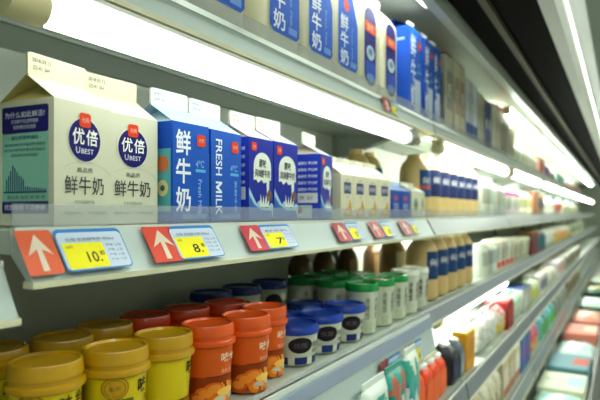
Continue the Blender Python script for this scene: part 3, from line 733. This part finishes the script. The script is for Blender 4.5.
def shade(c, k):
    if not c: return c
    f = (1, .9, 1.08, .96)[k % 4]; g = (0, 6, -5, 10)[k % 4]
    v = [int(c[i:i + 2], 16) for i in (0, 2, 4)]
    return '%02x%02x%02x' % tuple(max(0, min(255, int(v[i] * f + (g, 0, -g)[i]))) for i in range(3))
def run(kind, u0, u1, x, z0, vtop, pitch, depth, desc, group, place, **kw):
    """a row of packs filling the shelf front between two sight lines; returns how many"""
    xc_ = x - .2 * depth / S
    ya, yb = yx(u0, xc_), yx(u1, xc_)
    n = max(1, round((yb - ya) / (pitch / S)))
    step = (yb - ya) / n
    um = (u0 + u1) / 2; base = kw
    top = {ZA: ZTOP - .02, ZB: ZAb - .075, ZC: ZBb - .085, ZD: ZCb2 - .085, ZE: ZDb - .055}[z0]
    H = max(.03, (min(zx(um, vtop, x), top) - z0) * S)
    w = min(step * S * .94, pitch * 1.25)
    for k in range(n):
        y = ya + step * (k + .5)
        if k: kw = {q: shade(v, k) if q in ('body', 'lab', 'top') else v for q, v in base.items()}
        lab = desc if n == 1 else f'{ORD[k]} {desc}'
        lab = f'{lab} {place}'
        h = H
        if kind == 'box':
            box_pack(kw.get('name', 'drink_carton'), lab, W(x - depth / S / 2 - .002, y, z0), w, depth, h, kw['body'], kw.get('top'), kw.get('lab'), group, kw.get('cap'), kw.get('text'), kw.get('band'), kw.get('cat', 'carton'))
        elif kind == 'bottle':
            R = min(w, depth) / 2
            bottle(kw.get('name', 'drink_bottle'), lab, W(x - R / S - .002, y, z0), R, h, kw['body'], kw['cap'], kw.get('lab'), group, kw.get('sq', 0), 0, 'flat' if kw.get('sq') else 'round', kw.get('text'), lab2=kw.get('lab2'))
        elif kind == 'tub':
            R = min(w, depth) / 2
            tub(lab, x - R / S - .002, y, z0 + h / S, R, kw['cap'], kw.get('lab', 'c8ccb8'), group, z0=z0, band=kw.get('band', 'a0a890'), body=kw['body'], name=kw.get('name', 'yoghurt_tub'), black=False)
        elif kind == 'bag':
            bag_pack(kw.get('name', 'food_bag'), lab, W(x - depth / S / 2 - .002, y, z0), w, depth, h, kw['cols'], group)
    return n

UP, MI, TH_, FO, LO = 'on the upper shelf', 'on the middle shelf', 'on the third shelf down', 'on the fourth shelf down', 'on the lowest shelf'
# upper shelf, second bay and on
run('box', 441.5, 450, -.65, ZA, 47, .07, .07, 'greyish carton with dark red top after the tall blue cartons', 'grey cartons', UP, body='b4b4a0', top='7a2c24', lab='8a8c80', text='奶')
run('box', 450.5, 461.5, -.65, ZA, 62, .075, .075, 'cream carton with small red mark', 'cream cartons on the upper shelf', UP, body='c8c6ac', top='a8a490', lab='a89484', text='纯牛奶')
run('box', 462, 474, -.65, ZA, 79, .075, .075, 'white carton with a blue and red foot', 'white and blue cartons', UP, body='c4ccd0', top='d8dcd8', band='2c52a0', lab='b4bcd0', text='牛奶')
run('box', 474.5, 481.5, -.65, ZA, 92, .075, .075, 'greyish cream carton between white and navy ones', 'greyish cream cartons', UP, body='b8b8a2', top='8c8a78', lab='a0a08c')
run('box', 482, 488.5, -.65, ZA, 100, .075, .07, 'navy blue carton', 'navy cartons', UP, body='1e3a78', top='2a3a68', lab='2a4c94', text='奶')
run('box', 489, 497, -.65, ZA, 104, .075, .075, 'pale carton with brown top after the navy ones', 'pale cartons', UP, body='c0c2ae', top='6a4a3c', lab='b0b49c')
run('bottle', 497.5, 512, -.65, ZA, 106, .09, .075, 'cream bottle with bright red cap', 'red-capped bottles', UP, body='c8cab6', cap='c8242c', lab='7a7468', sq=.6)
run('tub', 513, 523, -.65, ZA, 148, .085, .08, 'small pale green tub', 'pale tubs on the upper shelf', UP, body='c4ccb4', cap='d4dac4')
run('tub', 523.5, 536, -.65, ZA, 154, .085, .08, 'small cream tub', 'cream tubs on the upper shelf', UP, body='d4d4bc', cap='dcdcc8')
run('box', 537, 543, -.65, ZA, 158, .09, .08, 'salmon pink carton', 'pink cartons', UP, body='d09888', top='d8a848', lab='c07868')
run('box', 543.5, 548, -.65, ZA, 166, .09, .08, 'violet blue carton beside the pink ones', 'violet cartons', UP, body='5c5c94', top='8888a8', lab='404878')
run('bottle', 549, 554, -.65, ZA, 170, .09, .08, 'brownish bottle', 'brown bottles', UP, body='9a8468', cap='c8b090', lab='7a5a48')
run('box', 554.5, 563, -.65, ZA, 174, .12, .09, 'pale teal carton', 'teal cartons', UP, body='a4ccc0', top='c0d8cc', lab='84b4ac')
run('bottle', 563.5, 578, -.65, ZA, 182, .15, .09, 'pinkish small bottle', 'pink bottles', UP, body='b0908c', cap='c8b8b0', lab='8a5c60')
# upper shelf, a row of grey-topped cartons seen behind bay two is left out

# middle shelf, second bay: cream bottles with navy labels
XM2 = -.672
for k in range(8):
    y = BAYS[2] + .03 + .145 * k + (.085 if k == 0 else .085)
    if y > yx(481, XM2) - .03: break
    bottle('juice_bottle', f'{ORD[k]} tall cream bottle with {"teal and navy" if k == 0 else "navy"} label on the middle shelf past the joint', W(XM2 - .065, y, ZB), .062 * S, (zx(416, 154, -.72) - ZB) * S if k == 0 else (zx(450, 161, -.72) - ZB) * S, 'ccb478', 'e2c98c', '24487c' if k == 0 else '26315c', 'cream juice bottles on the middle shelf', text='鲜', lab2='b05048' if k == 0 else None, style='dome')
for k in range(2):
    y = BAYS[2] - .10 + .12 * k
    bottle('juice_bottle', f'{ORD[k]} cream bottle with teal label deep behind the little blue cartons', W(-.90, y, ZB), .055 * S, (zx(400, 160, -.9) - ZB) * S, 'ccb06c', 'e2c98c', '24607c', 'cream bottles at the back', text='鲜')
run('bottle', 482, 492, XM2, ZB, 178, .085, .075, 'whitish bottle with grey label', 'whitish bottles', MI, body='c4c8b8', cap='dce0d4', lab='8c9688')
run('bottle', 492.5, 503, XM2, ZB, 183, .085, .075, 'pale grey bottle with white cap', 'pale grey bottles', MI, body='b4bcae', cap='e4e8dc', lab='a0a898')
run('tub', 503.5, 519, XM2, ZB, 192.5, .10, .095, 'white tub with a magenta lid', 'magenta-lidded tubs', MI, body='c8ccc0', cap='cc1478', band='c0a8b4')
run('bottle', 520, 530, XM2, ZB, 192, .10, .09, 'cream bottle after the magenta lids', 'cream bottles past the magenta lids', MI, body='d0d0b0', cap='e0e0c8', lab='a8ac80')
run('box', 530.5, 535.5, XM2, ZB, 193, .10, .09, 'red-brown carton', 'red-brown cartons', MI, body='b47850', top='b44c40', lab='c09068')
run('box', 536, 542, XM2, ZB, 193, .10, .09, 'dark navy topped carton', 'dark cartons', MI, body='8a7c58', top='2a2848', lab='3a3858')
run('bottle', 543, 553, XM2, ZB, 199, .12, .09, 'white bottle', 'white bottles', MI, body='d0d4c4', cap='e4e4d8', lab='b8bca8')
run('tub', 553.5, 560.5, XM2, ZB, 203, .12, .10, 'tub with a red lid', 'red-lidded tubs', MI, body='c87870', cap='c83848')
run('box', 561, 576, XM2, ZB, 206, .18, .10, 'pale olive carton', 'olive cartons', MI, body='b0b898', top='c0c8a8', lab='98a080')

# third shelf down: amber bottle at the joint, cream bottles
XT2 = -.63
y = yx(420, -.74)
bottle('juice_bottle', 'brown bottle with orange neck ring standing behind the white tubs', W(-.84, y - .06, ZC), .058 * S, (zx(420, 236, -.74) - ZC) * S, '7a5c30', '5a4020', 'c8ccb8', text='汁', capr=.5)
for k in range(5):
    x = -.972; y = yx(300 + 24 * k, x)
    bottle('sauce_bottle', f'{ORD[k]} dark brown bottle deep at the back behind the green lids', W(x, y, ZC), .042 * S, (zx(340, 246, x) - ZC) * S, '5c4428', '6a4a2c', '8a7450', 'dark brown bottles at the back')
for k in range(7):
    y = BAYS[2] + .09 + .15 * k
    if y > yx(481, XT2) - .03: break
    bottle('juice_bottle', f'{ORD[k]} cream bottle with navy label on the third shelf past the joint', W(XT2 - .07, y, ZC), .064 * S, (zx(455, 233, XT2) - ZC) * S, 'c9ae74', 'f4ecd0', '22406e', 'cream juice bottles on the third shelf', text='鲜', capr=.62)
run('bottle', 482, 496, XT2, ZC, 234, .085, .08, 'whitish bottle after the cream bottles', 'whitish bottles on the third shelf', TH_, body='c8d0c4', cap='e8ecd8', lab='a4b0a8')
run('tub', 497, 514, XT2, ZC, 240, .11, .10, 'white tub with a bright red label band', 'red-banded tubs', TH_, body='dcdccc', cap='f0f0d8', band='d83020')
run('tub', 515, 528, XT2, ZC, 239, .11, .10, 'cream tub with yellowish lid', 'cream tubs on the third shelf', TH_, body='d0d0b4', cap='f0f0d0')
run('box', 529, 536, XT2, ZC, 232, .11, .10, 'maroon carton', 'maroon cartons', TH_, body='7c3c40', top='a88848', lab='5c4448')
run('bottle', 537, 544, XT2, ZC, 230, .12, .10, 'dark teal bottle with white cap', 'teal bottles', TH_, body='2c5c64', cap='e0e4dc', lab='40747c')
run('bag', 545, 552, XT2, ZC, 228, .22, .10, 'white bag', 'white bags', TH_, cols=['c0c8bc', 'd8dcd0'])
run('bag', 552.5, 568, XT2, ZC, 224, .3, .12, 'white bag with orange patch', 'white and orange bags', TH_, cols=['e0ca70', 'e0952c', 'e4e4d0'])
run('box', 569, 582, XT2, ZC, 222, .3, .12, 'pale green carton', 'pale green cartons on the third shelf', TH_, body='b4c4a0', top='d0dcc0', lab='7c8474')

# fourth shelf down
XD = -.518
def bags(specs, x, z0, shelfname, group):
    for k, (u, vt, w, d, cols, desc) in enumerate(specs):
        y = yx(u, x - .02); h = (zx(u, vt, x - .02) - z0) * S
        bag_pack('food_bag', f'{desc} {shelfname}', W(x - d / S / 2, y, z0), w, d, h, cols, group)
bags([(374, 384, .115, .035, ['d0d018', 'b8d8d0', '1c9088', '58a8c8', 'dceae0', '2a9c94', 'e0ece4'], 'teal and white bag with a yellow foot'),
      (394, 369, .10, .035, ['1c8878', '78b0c8', 'd0e4dc', '188c78', 'c06850', '38a094'], 'teal bag with white middle'),
      (410, 352, .075, .035, ['2c9880', 'd8e8dc', '3c9cb0', '48b09c', 'e0e8dc'], 'teal and pale bag beside the orange bottles')], -.512, ZD, FO, 'teal bags')
for k, (u0, u1) in enumerate(((417, 427), (428, 434), (435, 441), (442, 447))):
    x = XD; y = (yx(u0 - 5, x - .02) + yx(u1 - 5, x - .02)) / 2; w = (yx(u1, x) - yx(u0, x)) * S * .95
    h = (min(zx(432, 336, x - .05), ZCb - .015) - ZD) * S
    t = bottle('juice_bottle', f'{ORD[k]} of four orange bottles with wide white caps beside the teal bags', W(x - .05, y, ZD), max(.034, min(w / 2, .040)), h, 'e84408', 'f0f0e8', 'f06a30', 'orange juice bottles', sq=.6, style='flat', capr=.75)
run('bottle', 448, 455, XD, ZD, 326, .07, .07, 'near-black bottle with white cap', 'black bottles', FO, body='24262e', cap='e8ece8', lab='2c3450', sq=.5)
run('bottle', 456, 461, XD, ZD, 322, .07, .07, 'grey-blue bottle after the black ones', 'grey-blue bottles', FO, body='5a646c', cap='d8dcd8', lab='8c949c', sq=.5)
run('box', 464, 473, XD, ZD, 326, .09, .045, 'amber yellow carton', 'amber cartons', FO, body='d89414', top='e8c048', lab='c88a28')
run('bag', 476, 486, XD, ZD, 310, .11, .09, 'silver white bag', 'silver bags', FO, cols=['b0b8b0', 'c8ccc4', 'dce0d8'])
run('bag', 486.5, 494, XD, ZD, 300, .11, .09, 'white bag after the silver ones', 'white bags on the fourth shelf', FO, cols=['b8c0b4', 'd4d8d0', 'e0e0d8'])
run('bag', 494.5, 503, XD, ZD, 294, .12, .09, 'yellow and white bag', 'yellow bags', FO, cols=['d8b428', 'd8c048', 'e0d8c8', 'c83c38'])
run('box', 503.5, 510, XD, ZD, 290, .12, .09, 'dark red carton', 'dark red cartons', FO, body='8c2428', top='c84440', lab='a83c38')
run('bag', 510.5, 519, XD, ZD, 283, .13, .10, 'pale green white bag', 'pale bags', FO, cols=['b4bcae', 'c4ccbc', 'a8d4b8'])
run('box', 519.5, 528, XD, ZD, 280, .16, .10, 'white carton with navy top', 'navy-topped cartons', FO, body='a8b0a4', top='24386c', lab='c8ccc4')
run('bag', 529, 536, XD, ZD, 266, .18, .10, 'lime and yellow bag', 'lime bags', FO, cols=['a8c860', 'd8c830', 'c8dcb8'])
run('box', 537, 544, XD, ZD, 262, .2, .10, 'navy and white carton', 'navy white cartons', FO, body='d0d0c8', top='e8e8e0', lab='3c3c88')
run('bag', 545, 553, XD, ZD, 254, .25, .12, 'cream bag', 'cream bags', FO, cols=['b8bca0', 'd8d8c4'])
run('box', 554, 562, XD, ZD, 246, .3, .12, 'white and pink carton', 'white pink cartons', FO, body='d8d4d4', top='e8e8e8', lab='c89c94')
run('box', 563, 578, XD, ZD, 238, .5, .12, 'greyish pack', 'greyish packs', FO, body='9aa08c', top='b8bcac', lab='6c5c4c')

# lowest raised shelf
XE = -.505
run('bag', 455, 478, XE, ZE, 382, .11, .10, 'cream paper bag', 'cream bags on the lowest shelf', LO, cols=['b8ac88', 'd4cca8', 'c8bc94'])
run('bag', 478.5, 497, XE, ZE, 362, .11, .10, 'pale cream bag after the paper ones', 'pale cream bags', LO, cols=['b8b090', 'd4d0b0', 'dcd8c0'])
run('box', 498, 516, XE, ZE, 343, .14, .10, 'white carton with a red mark and beige foot', 'white cartons on the lowest shelf', LO, body='c4bc98', top='e8e8dc', lab='d8d4c0', band='a4685c')
run('box', 517, 527, XE, ZE, 332, .16, .10, 'bright blue pack', 'blue packs', LO, body='2c62a4', top='4890c0', lab='7050a0')
run('bag', 527.5, 535, XE, ZE, 314, .16, .10, 'pink and yellow bag', 'pink bags', LO, cols=['e0bc20', 'd84c68', 'd88898'])
run('bottle', 536, 551, XE, ZE, 293, .17, .13, 'cyan and green bottle with orange cap', 'orange-capped bottles', LO, body='70c0d0', cap='e86820', lab='60c83c', sq=.4)
run('bottle', 552, 564, XE, ZE, 283, .2, .13, 'grey bottle with yellow cap', 'grey bottles', LO, body='8c9890', cap='c8a840', lab='a0aca4', sq=.4)
run('box', 565, 577, XE, ZE, 262, .5, .13, 'brown and olive pack', 'brown packs', LO, body='8c846c', top='b8b49c', lab='5c5444')

# bottom deck: flat packs lying in the well
ds = [(2.62, 'c87848', 'd89468', 'orange-brown pack lying in the bottom well', 'orange'), (3.0, 'bcd8c4', '9cd0c4', 'pale green flat pack in the bottom well', 'green'),
      (3.36, 'd4dcc0', 'a8d8cc', 'cream flat pack with teal end in the bottom well', 'cream'), (3.78, '5c8c94', 'b0503c', 'teal pack with a red-brown picture in the bottom well', 'teal'),
      (4.3, 'c4d8d0', 'a8ccc4', 'pale teal pack before the salmon packs', 'pale'), (4.95, 'd88470', 'e8c8a0', 'salmon pink pack in the bottom well', 'salmon'), (5.75, 'd89078', 'dcb898', 'lighter salmon pack in the bottom well', 'salmon'),
      (6.7, 'b8d0c4', 'ccd8d0', 'pale grey-green pack in the bottom well', 'grey'), (7.8, '2c5438', 'd0b828', 'dark green pack with a yellow patch in the bottom well', 'green'), (9.0, 'a0a890', '707c68', 'olive grey pack at the end of the bottom well', 'olive')]
for k, (y, c1, c2, lab, _) in enumerate(ds):
    y *= 1.17
    if k in (2, 3, 5):
        t = thing('flat_food_pack', lab, 'food pack', W(-.33, y, ZDECK)); hh_ = .115 * S + (.012 if k == 3 else 0)
        m = MB(); m.box((0, 0, hh_ / 2), (.27 * S, .36 * S * (1 + .07 * k), hh_), card(c1), .01); m.build('carton_body', t)
        m = MB(); m.rect(.0, .0, .10 * S, .22 * S, Matrix.Translation((.06, 0, hh_)), ink(c2), Z1); m.text('速冻水饺', -.03, 0, .1, .04, Matrix.Translation((0, 0, hh_)), ink('70807c'), Z2)
        m.build('carton_print', t, False)
    else: bag_pack('flat_food_pack', lab, W(-.33, y, ZDECK), .36 * S * (1 + .07 * k), .27 * S, .12 * S, [c1, c2, c1], None, 0, 'food pack', True)
for k, (u, v, c) in enumerate(((532, 362, 'c03830'), (536, 372, 'e0e4e0'))):
    x, y = onz(u, v, ZDECK + .09)
    tub(('small red tub standing beside the cream flat pack', 'small white tub beside the red tub in the well')[k], x - .02, y, ZDECK + .10, .04 * S, c, c, 'tubs in the well', z0=ZDECK, body=c, band=c, black=False)

# ---------------------------------------------------------------- even ambient fill added to the hall, camera
w = bpy.data.worlds.new('hall_air'); bpy.context.scene.world = w; w.use_nodes = True
w.node_tree.nodes['Background'].inputs[0].default_value = (.62, .70, .60, 1); w.node_tree.nodes['Background'].inputs[1].default_value = .42
cam = bpy.data.cameras.new('camera'); co = bpy.data.objects.new('camera', cam); C.objects.link(co)
co.location = (0, 0, EYE); co.rotation_euler = (math.pi / 2, 0, TH)
cam.sensor_width = 36; cam.lens = 36 * F / 600; cam.shift_y = 13 / 600; cam.clip_start = .02
cam.dof.use_dof = True; cam.dof.focus_distance = .76; cam.dof.aperture_fstop = 4.6
sc = bpy.context.scene; sc.camera = co
sc.view_settings.view_transform = 'Standard'; sc.view_settings.look = 'None'; sc.view_settings.gamma = 1; sc.view_settings.use_curve_mapping = False
sc.view_settings.exposure = 0.14
